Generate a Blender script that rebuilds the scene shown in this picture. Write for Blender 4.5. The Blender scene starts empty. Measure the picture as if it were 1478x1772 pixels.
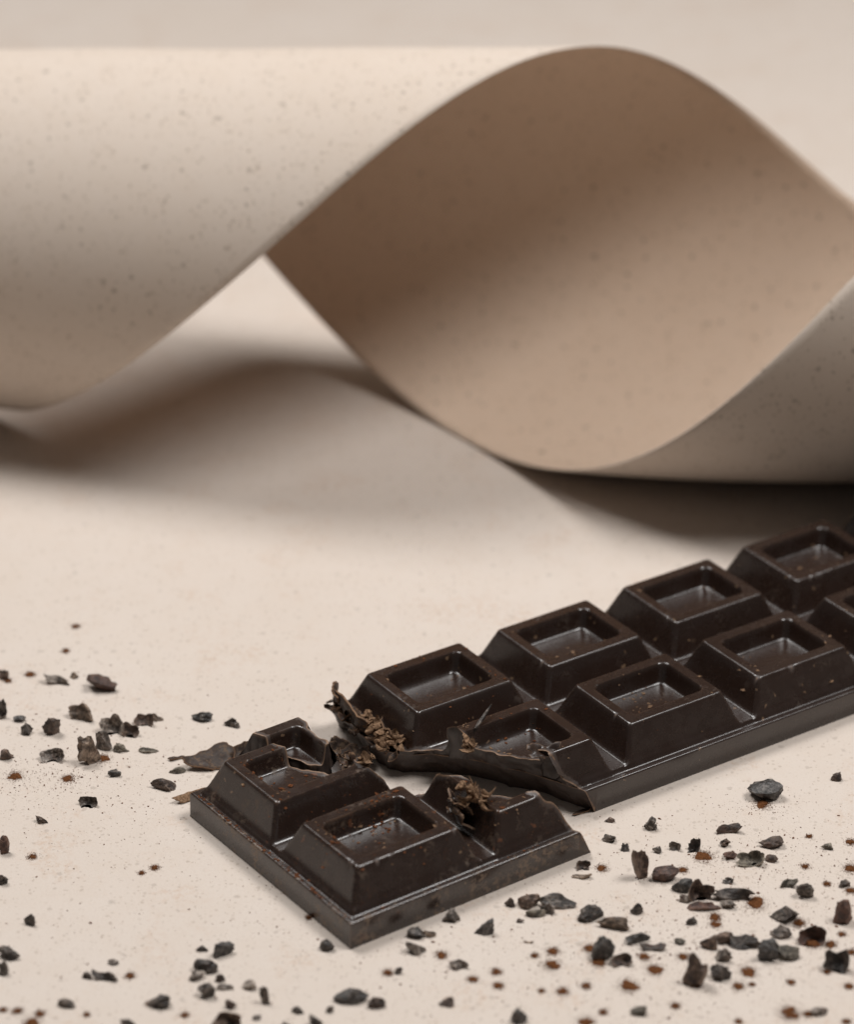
import bpy, math, random
import numpy as np
from mathutils import Vector, Matrix, noise as mn

# ---------------------------------------------------------------- camera, world, lights, exposure
S = 0.01                                   # everything below is written in centimetres
PITCH, CAM_H, FPX, PW, PH = 0.48178588, 34.068743, 6000.0, 1478.0, 1772.0
scene = bpy.context.scene
col = scene.collection
cam_data = bpy.data.cameras.new('camera')
cam = bpy.data.objects.new('camera', cam_data)
col.objects.link(cam)
cam.location = (0, 0, CAM_H * S)
cam.rotation_euler = (math.pi / 2 - PITCH, 0, 0)
cam_data.sensor_fit = 'HORIZONTAL'
cam_data.sensor_width = 36.0
cam_data.lens = 36.0 * FPX / PW
cam_data.clip_start = 0.01
cam_data.clip_end = 50.0
cam_data.dof.use_dof = True
cam_data.dof.focus_distance = 0.630
cam_data.dof.aperture_fstop = 16.5
scene.camera = cam

world = bpy.data.worlds.new('World')
scene.world = world
world.use_nodes = True
bg = world.node_tree.nodes['Background']
bg.inputs['Color'].default_value = (1.0, 0.965, 0.93, 1)
bg.inputs['Strength'].default_value = 0.075

def area_light(name, loc, target, size, watts, colour, spread=180):
    d = bpy.data.lights.new(name, 'AREA')
    d.shape = 'DISK'
    d.size = size
    d.energy = watts
    d.color = colour
    d.spread = math.radians(spread)
    o = bpy.data.objects.new(name, d)
    col.objects.link(o)
    o.location = Vector(loc) * S
    v = Vector(target) * S - o.location
    o.rotation_euler = v.to_track_quat('-Z', 'Y').to_euler()
    return o

area_light('softbox_key', (60, 53, 114), (7, 68, 3), 0.50, 3.62, (1.0, 0.985, 0.97), 100)
area_light('softbox_back', (-43, 96, 118), (0, 50, 0), 0.56, 4.45, (1.0, 0.985, 0.97), 110)

vs = scene.view_settings
vs.view_transform = 'Standard'
vs.look = 'None'
vs.exposure = 0.0
vs.gamma = 1.0
scene.cycles.max_bounces = 6
scene.cycles.diffuse_bounces = 4
scene.cycles.glossy_bounces = 3
scene.cycles.transmission_bounces = 2

# ---------------------------------------------------------------- helpers
rng = random.Random(7)

def at(x, y, z=0.0):
    """The point of the plane at height z (cm) that a place in the photograph shows."""
    a, b = (x - PW / 2) / FPX, -(y - PH / 2) / FPX
    c, s = math.cos(PITCH), math.sin(PITCH)
    r = (a, c + b * s, -s + b * c)
    t = (z - CAM_H) / r[2]
    return Vector((t * r[0], t * r[1], z))

def px_per_cm(p):
    d = Vector(p) - Vector((0, 0, CAM_H))
    return FPX / (d.y * math.cos(PITCH) - d.z * math.sin(PITCH))

def tag(o, label=None, category=None, group=None, kind=None):
    for k, v in (('label', label), ('category', category), ('group', group), ('kind', kind)):
        if v:
            o[k] = v
    return o

def empty(name, loc=(0, 0, 0), rz=0.0):
    o = bpy.data.objects.new(name, None)
    o.empty_display_size = 0.01
    o.location = Vector(loc) * S
    o.rotation_euler = (0, 0, rz)
    col.objects.link(o)
    return o

def mesh_data(name, verts, faces, material, smooth=True, sharp=None, attr=None):
    me = bpy.data.meshes.new(name)
    v = np.asarray(verts, dtype=float) * S
    me.from_pydata(v.tolist(), [], faces)
    me.materials.append(material)
    if smooth:
        me.shade_smooth()
        if sharp:
            me.set_sharp_from_angle(angle=math.radians(sharp))
    if attr is not None:
        a = me.attributes.new('broken', 'FLOAT', 'POINT')
        a.data.foreach_set('value', np.asarray(attr, dtype=np.float32))
    me.update()
    return me

def link(name, me, parent=None, loc=(0, 0, 0), rot=(0, 0, 0)):
    o = bpy.data.objects.new(name, me)
    col.objects.link(o)
    o.parent = parent
    o.location = Vector(loc) * S
    o.rotation_euler = rot
    return o

# ---------------------------------------------------------------- materials
class NT:
    def __init__(self, name):
        self.m = bpy.data.materials.new(name)
        self.m.use_nodes = True
        self.t = self.m.node_tree
        self.b = self.t.nodes['Principled BSDF']
        self.dim = '3D'
    def n(self, kind, **kw):
        x = self.t.nodes.new(kind)
        for k, v in kw.items():
            if k in x.inputs:
                x.inputs[k].default_value = v
            else:
                setattr(x, k, v)
        return x
    def l(self, a, b):
        self.t.links.new(a, b)
    def coords(self, which='Object', loc_var=False):
        tc = self.n('ShaderNodeTexCoord')
        mp = self.n('ShaderNodeVectorMath', operation='SCALE')
        mp.inputs['Scale'].default_value = 100.0           # back to centimetres
        self.l(tc.outputs[which], mp.inputs[0])
        out = mp.outputs[0]
        if loc_var:
            oi = self.n('ShaderNodeObjectInfo')
            sc = self.n('ShaderNodeVectorMath', operation='SCALE')
            sc.inputs['Scale'].default_value = 37.0
            cx = self.n('ShaderNodeCombineXYZ')
            for i in range(3):
                self.l(oi.outputs['Random'], cx.inputs[i])
            self.l(cx.outputs[0], sc.inputs[0])
            ad = self.n('ShaderNodeVectorMath', operation='ADD')
            self.l(out, ad.inputs[0]); self.l(sc.outputs[0], ad.inputs[1])
            out = ad.outputs[0]
        return out
    def noise(self, vec, scale, detail=4.0, rough=0.55, dist=0.0):
        x = self.n('ShaderNodeTexNoise', noise_dimensions=self.dim, Scale=scale, Detail=detail, Roughness=rough, Distortion=dist)
        self.l(vec, x.inputs['Vector'])
        return x.outputs['Fac']
    def ramp(self, fac, a, b, va=0.0, vb=1.0):
        x = self.n('ShaderNodeMapRange', clamp=True)
        x.interpolation_type = 'SMOOTHSTEP'
        x.inputs['From Min'].default_value = a; x.inputs['From Max'].default_value = b
        x.inputs['To Min'].default_value = va; x.inputs['To Max'].default_value = vb
        self.l(fac, x.inputs['Value'])
        return x.outputs['Result']
    def mul(self, a, b, op='MULTIPLY'):
        x = self.n('ShaderNodeMath', operation=op)
        for i, v in enumerate((a, b)):
            if isinstance(v, (int, float)):
                x.inputs[i].default_value = v
            else:
                self.l(v, x.inputs[i])
        return x.outputs[0]
    def mix(self, fac, a, b):
        x = self.n('ShaderNodeMix', data_type='RGBA')
        if isinstance(fac, (int, float)):
            x.inputs[0].default_value = fac
        else:
            self.l(fac, x.inputs[0])
        for i, v in ((6, a), (7, b)):
            if isinstance(v, tuple):
                x.inputs[i].default_value = (*v, 1)
            else:
                self.l(v, x.inputs[i])
        return x.outputs[2]
    def bump(self, h, strength, dist_cm, prev=None):
        x = self.n('ShaderNodeBump', Strength=strength, Distance=dist_cm * S)
        self.l(h, x.inputs['Height'])
        if prev is not None:
            self.l(prev, x.inputs['Normal'])
        return x.outputs[0]
    def specks(self, vec, scale, size, keep):
        """Sparse round specks: voronoi cells whose random value passes a gate."""
        w = self.n('ShaderNodeTexVoronoi', voronoi_dimensions=self.dim, Scale=scale, Randomness=1.0)
        self.l(vec, w.inputs['Vector'])
        sp = self.n('ShaderNodeSeparateColor')
        self.l(w.outputs['Color'], sp.inputs[0])
        thr = self.mul(sp.outputs[1], size)
        d = self.mul(thr, w.outputs['Distance'], 'SUBTRACT')
        dot = self.ramp(d, 0.0, 0.04 + size * 0.15)
        gate = self.ramp(sp.outputs[0], 1.0 - keep, 1.0 - keep + 0.001)
        return self.mul(dot, gate)

def make_paper(name, base, coords='Object', stain=0.0, speck=1.0, fleck=0.9):
    m = NT(name)
    m.dim = '2D'
    v = m.coords(coords)
    big = m.noise(v, 0.22, 3)
    mid = m.noise(v, 1.7, 3, 0.6)
    fine = m.noise(v, 22.0, 2, 0.65)
    c = m.mix(m.ramp(big, 0.3, 0.7, 0.0, 0.5), base, tuple(x * y for x, y in zip(base, (0.96, 0.945, 0.925))))
    c = m.mix(m.ramp(mid, 0.35, 0.75, 0.0, 0.35), c, tuple(x * y for x, y in zip(base, (0.95, 0.925, 0.895))))
    c = m.mix(m.ramp(fine, 0.45, 0.8, 0.0, 0.30), c, tuple(x * y for x, y in zip(base, (0.84, 0.79, 0.74))))
    if stain:
        st = m.mul(m.ramp(m.noise(v, 0.55, 3, 0.62), 0.52, 0.72), m.ramp(m.noise(v, 7.0, 4, 0.75), 0.42, 0.70))
        c = m.mix(m.mul(st, stain), c, (0.44, 0.26, 0.15))
    warp = m.n('ShaderNodeVectorMath', operation='ADD')
    nz = m.n('ShaderNodeTexNoise', noise_dimensions='2D', Scale=9.0, Detail=1.0)
    m.l(v, nz.inputs['Vector'])
    sc = m.n('ShaderNodeVectorMath', operation='SCALE'); sc.inputs['Scale'].default_value = 0.075
    m.l(nz.outputs['Color'], sc.inputs[0]); m.l(v, warp.inputs[0]); m.l(sc.outputs[0], warp.inputs[1])
    vw = warp.outputs[0]
    s1 = m.mul(m.specks(vw, 10.0, 0.36, 0.42), m.ramp(mid, 0.30, 0.62, 0.35, 1.0))
    s2 = m.specks(vw, 2.8, 0.19, 0.40)
    s3 = m.specks(vw, 0.75, 0.085, 0.30)
    c = m.mix(m.mul(s1, 0.50 * fleck), c, (0.22, 0.16, 0.11))
    c = m.mix(m.mul(s2, 0.55 * speck), c, (0.13, 0.095, 0.07))
    c = m.mix(m.mul(s3, 0.62 * speck), c, (0.10, 0.075, 0.055))
    m.l(c, m.b.inputs['Base Color'])
    m.b.inputs['Roughness'].default_value = 0.85
    m.b.inputs['Specular IOR Level'].default_value = 0.25
    nb = m.bump(fine, 0.60, 0.012)
    m.l(nb, m.b.inputs['Normal'])
    return m.m

PAPER = (0.608, 0.534, 0.474)
M_GROUND = make_paper('speckled paper ground', PAPER, stain=0.32, speck=0.40, fleck=0.60)
M_COIL = make_paper('speckled paper strip', (0.632, 0.543, 0.468), coords='UV', speck=0.75, fleck=1.1)
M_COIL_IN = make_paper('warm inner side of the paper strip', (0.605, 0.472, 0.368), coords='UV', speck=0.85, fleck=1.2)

def make_chocolate(name, dust=0.0, scuff=0.3, base=(0.0200, 0.0102, 0.0070), wear=0.32, cover=0.50, matt=0.0):
    m = NT(name)
    v = m.coords('Object', True)
    at_ = m.n('ShaderNodeAttribute', attribute_name='broken')
    br = at_.outputs['Fac']
    big = m.noise(v, 0.9, 4)
    fine = m.noise(v, 26.0, 4, 0.6)
    c = m.mix(m.ramp(big, 0.3, 0.7), base, tuple(x * 1.18 for x in base))
    # scuffs and rubbed bloom
    nz = m.n('ShaderNodeTexNoise', Scale=7.0, Detail=3.0)
    m.l(v, nz.inputs['Vector'])
    sw = m.n('ShaderNodeVectorMath', operation='SCALE'); sw.inputs['Scale'].default_value = 0.22
    wp = m.n('ShaderNodeVectorMath', operation='ADD')
    m.l(nz.outputs['Color'], sw.inputs[0]); m.l(v, wp.inputs[0]); m.l(sw.outputs[0], wp.inputs[1])
    vw = wp.outputs[0]
    sc = m.mul(m.ramp(m.noise(v, 1.6, 3, 0.6), cover, cover + 0.16), m.ramp(m.noise(v, 9.0, 5, 0.72), 0.49, 0.60))
    c = m.mix(m.mul(sc, scuff), c, (0.15, 0.098, 0.062))
    # tan crumb specks
    sp = m.specks(vw, 7.5, 0.36, 0.07)
    c = m.mix(m.mul(sp, 0.75), c, (0.20, 0.125, 0.075))
    if dust:
        geo = m.n('ShaderNodeNewGeometry')
        sp2 = m.specks(vw, 6.5, 0.40, 0.10)
        pw = m.mul(m.ramp(m.noise(v, 2.3, 5, 0.65), 0.52, 0.70), m.ramp(m.noise(v, 14.0, 5, 0.75), 0.50, 0.66))
        c = m.mix(m.mul(pw, dust), c, (0.115, 0.045, 0.020))
        c = m.mix(m.mul(sp2, dust * 1.2), c, (0.15, 0.055, 0.024))
    # worn edges
    ge = m.n('ShaderNodeNewGeometry')
    ed = m.ramp(ge.outputs['Pointiness'], 0.515, 0.57)
    c = m.mix(m.mul(m.mul(ed, m.ramp(m.noise(v, 5.0, 4, 0.7), 0.35, 0.65)), wear), c, (0.125, 0.070, 0.042))
    # freshly broken chocolate: matt, lighter and crumbly
    crumb = m.noise(v, 11.0, 6, 0.7)
    lo = m.ramp(br, 0.05, 0.6)
    hi = m.ramp(br, 0.72, 0.95)
    c = m.mix(m.mul(lo, m.ramp(crumb, 0.42, 0.72, 0.15, 0.8)), c, (0.062, 0.035, 0.023))
    c = m.mix(m.mul(hi, m.ramp(crumb, 0.30, 0.62, 0.35, 1.0)), c, (0.235, 0.135, 0.076))
    m.l(c, m.b.inputs['Base Color'])
    r0 = m.ramp(m.noise(v, 3.0, 5, 0.65), 0.3, 0.7, 0.22 + matt, 0.31 + matt)
    r1 = m.mul(m.mul(lo, 0.32), r0, 'ADD')
    r2 = m.mul(m.mul(sc, 0.25), r1, 'ADD')
    m.l(r2, m.b.inputs['Roughness'])
    m.b.inputs['IOR'].default_value = 1.5
    m.b.inputs['Specular IOR Level'].default_value = 0.85 if not matt else 0.4
    bh = m.mul(m.mul(fine, 0.4), m.mul(m.mul(crumb, lo), 3.0), 'ADD')
    nb = m.bump(bh, 0.18, 0.010)
    nb = m.bump(m.noise(v, 3.0, 2), 0.06, 0.03, nb)
    m.l(nb, m.b.inputs['Normal'])
    return m.m

M_BAR = make_chocolate('dark chocolate', 0.0, 0.16, wear=0.25, cover=0.55)
M_PIECE = make_chocolate('dusted dark chocolate', 0.50, 0.45, wear=0.9, cover=0.52)
M_PIECE_BASE = make_chocolate('scuffed dark chocolate', 0.22, 1.0, wear=0.9, cover=0.44)
M_SHAVE = make_chocolate('shaved chocolate', 0.2, 0.9, base=(0.026, 0.014, 0.0090), cover=0.42, matt=0.22)

def make_nib(name, a, b, pale, amount, rough=0.5):
    m = NT(name)
    v = m.coords('Object', True)
    oi = m.n('ShaderNodeObjectInfo')
    c = m.mix(m.ramp(m.noise(v, 9.0, 5, 0.7), 0.40, 0.62), a, b)
    at_ = m.n('ShaderNodeAttribute', attribute_name='broken')
    c = m.mix(m.mul(m.ramp(at_.outputs['Fac'], 0.6, 0.95), 0.55 * amount), c, pale)
    w = m.mul(m.ramp(m.noise(v, 14.0, 5, 0.75, 0.8), 0.48, 0.62), m.ramp(m.noise(v, 4.5, 3), 0.40, 0.62))
    c = m.mix(m.mul(w, amount), c, pale)
    ge = m.n('ShaderNodeNewGeometry')
    c = m.mix(m.mul(m.ramp(ge.outputs['Pointiness'], 0.53, 0.66), 0.5 * amount), c, pale)
    red = m.ramp(m.noise(v, 3.1, 4, 0.7), 0.60, 0.75)
    c = m.mix(m.mul(red, 0.6), c, (0.085, 0.034, 0.020))
    hv = m.n('ShaderNodeHueSaturation')
    m.l(m.ramp(oi.outputs['Random'], 0.0, 1.0, 0.90, 1.50), hv.inputs['Value'])
    m.l(c, hv.inputs['Color'])
    m.l(hv.outputs[0], m.b.inputs['Base Color'])
    m.l(m.ramp(m.noise(v, 5.0, 3), 0.3, 0.7, rough - 0.1, rough + 0.15), m.b.inputs['Roughness'])
    m.l(m.bump(m.noise(v, 16.0, 5, 0.7), 0.8, 0.03), m.b.inputs['Normal'])
    return m.m

NIB = {
    'blue': make_nib('blue black nib', (0.017, 0.0140, 0.0125), (0.058, 0.050, 0.0455), (0.30, 0.27, 0.245), 0.55, 0.36),
    'black': make_nib('black nib', (0.013, 0.0092, 0.0072), (0.048, 0.035, 0.028), (0.26, 0.215, 0.18), 0.55, 0.40),
    'brown': make_nib('brown nib', (0.026, 0.016, 0.012), (0.092, 0.058, 0.043), (0.27, 0.195, 0.145), 0.6, 0.5),
    'red': make_nib('reddish nib', (0.030, 0.013, 0.009), (0.095, 0.046, 0.031), (0.22, 0.14, 0.10), 0.45, 0.5),
    'grey': make_nib('grey nib', (0.030, 0.022, 0.017), (0.112, 0.086, 0.069), (0.42, 0.37, 0.33), 0.7, 0.55),
    'pale': make_nib('pale nib', (0.055, 0.042, 0.034), (0.21, 0.17, 0.14), (0.55, 0.48, 0.42), 0.85, 0.65),
    'tan': make_nib('tan nib', (0.040, 0.026, 0.018), (0.15, 0.104, 0.073), (0.38, 0.29, 0.22), 0.65, 0.6),
    'olive': make_nib('olive nib', (0.036, 0.029, 0.021), (0.125, 0.105, 0.080), (0.32, 0.275, 0.22), 0.6, 0.6),
}

def make_powder(name, a, b):
    m = NT(name)
    v = m.coords('Object', True)
    m.l(m.mix(m.ramp(m.noise(v, 30.0, 4, 0.7), 0.35, 0.65), a, b), m.b.inputs['Base Color'])
    m.b.inputs['Roughness'].default_value = 0.95
    m.b.inputs['Specular IOR Level'].default_value = 0.1
    m.l(m.bump(m.noise(v, 40.0, 3, 0.7), 0.7, 0.02), m.b.inputs['Normal'])
    return m.m

M_POWDER = make_powder('cocoa powder', (0.080, 0.030, 0.011), (0.155, 0.062, 0.024))
M_CRUMB = make_powder('tan chocolate crumb', (0.13, 0.075, 0.042), (0.30, 0.19, 0.12))
M_RUST = make_powder('rust cocoa grain', (0.10, 0.036, 0.015), (0.20, 0.075, 0.032))

# ---------------------------------------------------------------- the setting: one paper sweep
def build_ground():
    prof = [(-120 + i * 10, 0.0) for i in range(27)]           # y from -120 to 140
    for i in range(1, 13):
        a = i / 12 * math.pi / 2
        prof.append((140 + 40 * math.sin(a), 40 - 40 * math.cos(a)))
    prof += [(180, 60), (180, 110)]
    xs = [-200 + i * 20 for i in range(21)]
    verts = [(x, y, z) for (y, z) in prof for x in xs]
    n = len(xs)
    faces = [(j * n + i, j * n + i + 1, (j + 1) * n + i + 1, (j + 1) * n + i) for j in range(len(prof) - 1) for i in range(n - 1)]
    o = link('paper_ground', mesh_data('paper_ground', verts, faces, M_GROUND))
    tag(o, 'pale speckled paper sheet under the chocolate', None, None, 'structure')
build_ground()

# ---------------------------------------------------------------- the coiled paper strip
def build_coil():
    e1 = [(27.37, -9.08), (50.33, -7.73), (66.22, -6.62), (85.85, -5.3), (102.65, -4.05), (110.82, -3.44), (126.95, -2.12),
          (147.32, -0.46), (161.96, 0.73), (177.07, 1.93), (202.5, 3.70), (216.9, 4.73), (232.5, 5.81), (251.1, 7.17), (267.3, 8.54), (278.1, 9.60)]
    e2 = [(-63.8, -3.84), (-43.02, -2.37), (-28.18, -1.3), (-11.1, 0.01), (10.88, 1.4), (24.9, 2.37), (31.5, 3.2), (45.8, 4.12),
          (67.3, 5.43), (83.1, 6.52), (98.6, 7.61), (108.3, 8.47)]
    def curve(tab, th):
        a = np.array(tab)
        k, b = np.polyfit(a[:, 0], a[:, 1], 1)
        lin = k * th + b
        if th < a[0, 0]:
            r, q = a[0, 1] - (k * a[0, 0] + b), math.exp(-(a[0, 0] - th) / 60)
        elif th > a[-1, 0]:
            r, q = a[-1, 1] - (k * a[-1, 0] + b), math.exp(-(th - a[-1, 0]) / 60)
        else:
            c3 = np.polyfit(a[:, 0], a[:, 1] - (k * a[:, 0] + b), 4)
            r, q = np.polyval(c3, th), 1.0
        return lin + r * q
    ths = np.arange(-330, 700, 3.0)
    nx = 48
    verts, faces = [], []
    for th in ths:
        xl, xr = curve(e2, th - 360), curve(e1, th)
        t = math.radians(th)
        for i in range(nx + 1):
            x = xl + (xr - xl) * i / nx
            R = 4.37 + 0.044 * x + 0.014 * mn.noise(Vector((x * 0.35, th / 40.0, 2.0)))
            y = 68.785 - 0.237 * x + 0.0205 * min(8.0, max(0.0, x - 2.0)) ** 2 - R * math.sin(t)
            z = R - R * math.cos(t) + 0.03
            verts.append((x, y, z))
    m = nx + 1
    for j in range(len(ths) - 1):
        for i in range(nx):
            faces.append((j * m + i, j * m + i + 1, (j + 1) * m + i + 1, (j + 1) * m + i))
    me = mesh_data('paper_strip', verts, faces, M_COIL)
    uv = me.uv_layers.new(name='flat')
    flat = [(verts[l.vertex_index][0] * S, math.radians(ths[l.vertex_index // m]) * 4.4 * S) for l in me.loops]
    uv.data.foreach_set('uv', np.array(flat).ravel())
    o = link('paper_strip', me)
    sd = o.modifiers.new('thickness', 'SOLIDIFY')
    sd.thickness = 0.025 * S
    sd.offset = 0.0
    me.materials.append(M_COIL_IN)
    sd.material_offset = 1
    sd.material_offset_rim = 0
    tag(o, 'wide speckled beige paper strip curled in a loose spiral behind the chocolate', 'paper strip')
build_coil()

# ---------------------------------------------------------------- chocolate: one mould, three broken pieces
P, PV, TU, TV, HB, HC, OUT, LEDGE = 3.0, 2.515, 1.0625, 0.858, 0.521, 1.2516, 0.305, 0.154
FU, FV = TU + OUT, TV + OUT
RU, RV, DEPTH, RIN = 0.845, 0.615, 0.36, 0.10
GROOVE = 0.09

def smin(a, b, k):
    h = np.maximum(k - np.abs(a - b), 0) / k
    return np.minimum(a, b) - h * h * k / 4
def smax(a, b, k):
    return -smin(-a, -b, k)

def tile_height(u, v, sides):
    """Height of a square's top at (u, v) from its middle; sides: which sides face the outside of the bar."""
    au, av = np.abs(u), np.abs(v)
    s = smax(au - TU, av - TV, 0.07)
    base = np.full_like(u, HB + GROOVE)
    def drop(q):
        t = np.clip((q + 0.03) / 0.06, 0, 1)
        return t * t * (3 - 2 * t)
    if 'L' in sides: base = base - GROOVE * 0.97 * drop(-u - FU)
    if 'F' in sides: base = np.minimum(base, HB + GROOVE - GROOVE * 0.97 * drop(-v - FV))
    if 'B' in sides: base = np.minimum(base, HB + GROOVE - GROOVE * 0.97 * drop(v - FV))
    z = smin(np.full_like(u, HC), HC - (HC - HB) * s / OUT, 0.045)
    z = smax(z, base, 0.11)
    s2 = smax(au - RU, av - RV, 0.16)
    rec = smax(np.full_like(u, HC - DEPTH), HC + DEPTH * s2 / RIN, 0.12)
    z = smin(z, rec, 0.06)
    return z

def lines(lo, hi, marks, fine, coarse, half=0.09):
    xs, x = [lo], lo
    while x < hi - 1e-6:
        near = min(abs(x - m) for m in marks)
        x += fine if near < half else min(coarse, max(fine, near - half))
        xs.append(min(x, hi))
    if xs[-1] - xs[-2] < fine * 0.4:
        xs.pop(-2)
    return np.array(xs)

def tile_grid(sides, fine=0.022, coarse=0.09):
    lu = -(FU + 0.06) if 'L' in sides else -P / 2
    hu = P / 2
    lv = -(FV + 0.06) if 'F' in sides else -PV / 2
    hv = (FV + 0.06) if 'B' in sides else PV / 2
    mu = [s * m for s in (-1, 1) for m in (FU, TU, RU, RU - RIN)]
    mv = [s * m for s in (-1, 1) for m in (FV, TV, RV, RV - RIN)]
    U, V = np.meshgrid(lines(lu, hu, mu, fine, coarse), lines(lv, hv, mv, fine, coarse))
    Z = tile_height(U, V, sides)
    return U, V, Z

def chipped(U, V, Z, seed, n=4):
    """Small chips knocked out of a square's top edges; returns heights and how freshly broken each point is."""
    r = random.Random(seed)
    Z, B = Z.copy(), np.zeros_like(Z)
    for _ in range(n):
        if r.random() < 0.5:
            cu, cv = r.uniform(-TU, TU), r.choice((-1, 1)) * TV
        else:
            cu, cv = r.choice((-1, 1)) * TU, r.uniform(-TV, TV)
        q = r.uniform(0.012, 0.028)
        d2 = ((U - cu) / (q * r.uniform(0.8, 2.2))) ** 2 + ((V - cv) / (q * r.uniform(0.8, 1.6))) ** 2
        w = np.exp(-d2 ** 1.5)
        Z -= 0.9 * q * w
        B = np.maximum(B, 0.9 * w)
    k = r.uniform(0, 40)
    wob = np.array([mn.noise(Vector((a * 1.1, b * 1.1, k))) for a, b in zip(U.ravel(), V.ravel())]).reshape(U.shape)
    Z += 0.005 * wob * np.clip((Z - HB - 0.15) / 0.3, 0, 1)
    return Z, B

def grid_faces(ny, nx):
    return [(j * nx + i, j * nx + i + 1, (j + 1) * nx + i + 1, (j + 1) * nx + i) for j in range(ny - 1) for i in range(nx - 1)]

def seg_sd(u, v, poly):
    """Signed distance to an open polyline, positive on its right-hand side while walking along it."""
    best, sign = 1e9, 1.0
    for (ax, ay), (bx, by) in zip(poly[:-1], poly[1:]):
        dx, dy = bx - ax, by - ay
        L2 = dx * dx + dy * dy
        t = max(0.0, min(1.0, ((u - ax) * dx + (v - ay) * dy) / L2))
        ex, ey = u - ax - t * dx, v - ay - t * dy
        d = ex * ex + ey * ey
        if d < best - 1e-12:
            best = d
            sign = -1.0 if (dx * (v - ay) - dy * (u - ax)) > 0 else 1.0
    return math.sqrt(best) * sign

# the break as it crosses the bar at ledge height, walked from the front edge to the back edge
BREAK = [(3.80, -2.2), (3.58, -1.30), (3.36, -0.80), (3.04, -0.10), (2.45, 0.80), (2.02, 1.30), (1.50, 1.62), (1.34, 1.95), (1.30, 2.70), (1.42, 3.30), (1.36, 5.0)]
CRACK = [(2.2, 1.25), (1.45, 1.50), (1.08, 1.74), (0.86, 2.06), (0.62, 2.16), (0.36, 2.52), (0.13, 2.92), (-0.12, 3.30), (-0.32, 3.6), (-0.50, 4.4)]

def jag(u, v, z, seed, amp, freq):
    return amp * (mn.noise(Vector((u * freq, v * freq, z * freq * 0.35 + seed))) + 0.45 * mn.noise(Vector((u * freq * 2.7, v * freq * 2.7, z * 0.7 + seed + 5))))

def k_bar(u, v, z):                         # the long bar lies where this is positive
    t = max(0.0, min(1.0, (z - HB) / 0.35))
    d = seg_sd(u, v, BREAK) + 0.42 * (z - HB)
    return d + jag(u, v, 0, 3.1, 0.05, 1.3) + t * jag(u, v, z, 6.1, 0.17, 1.7)

def k_piece_break(u, v, z):
    d = -seg_sd(u, v, BREAK) - 0.40 * (z - HB) - 0.16
    t = max(0.0, min(1.0, (z - HB) / 0.35))
    return d + jag(u, v, 0, 8.4, 0.05, 1.3) + t * jag(u, v, z, 9.4, 0.16, 1.7)

def k_crack(u, v, z):
    d = -seg_sd(u, v, CRACK) + 0.18 * (z - HB)
    return d + jag(u, v, z, 15.2, 0.08, 2.4)

def k_piece(u, v, z):
    return min(k_piece_break(u, v, z), k_crack(u, v, z))

def k_frag(u, v, z):
    return min(k_piece_break(u, v, z) + 0.05, -k_crack(u, v, z) - 0.02)

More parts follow.
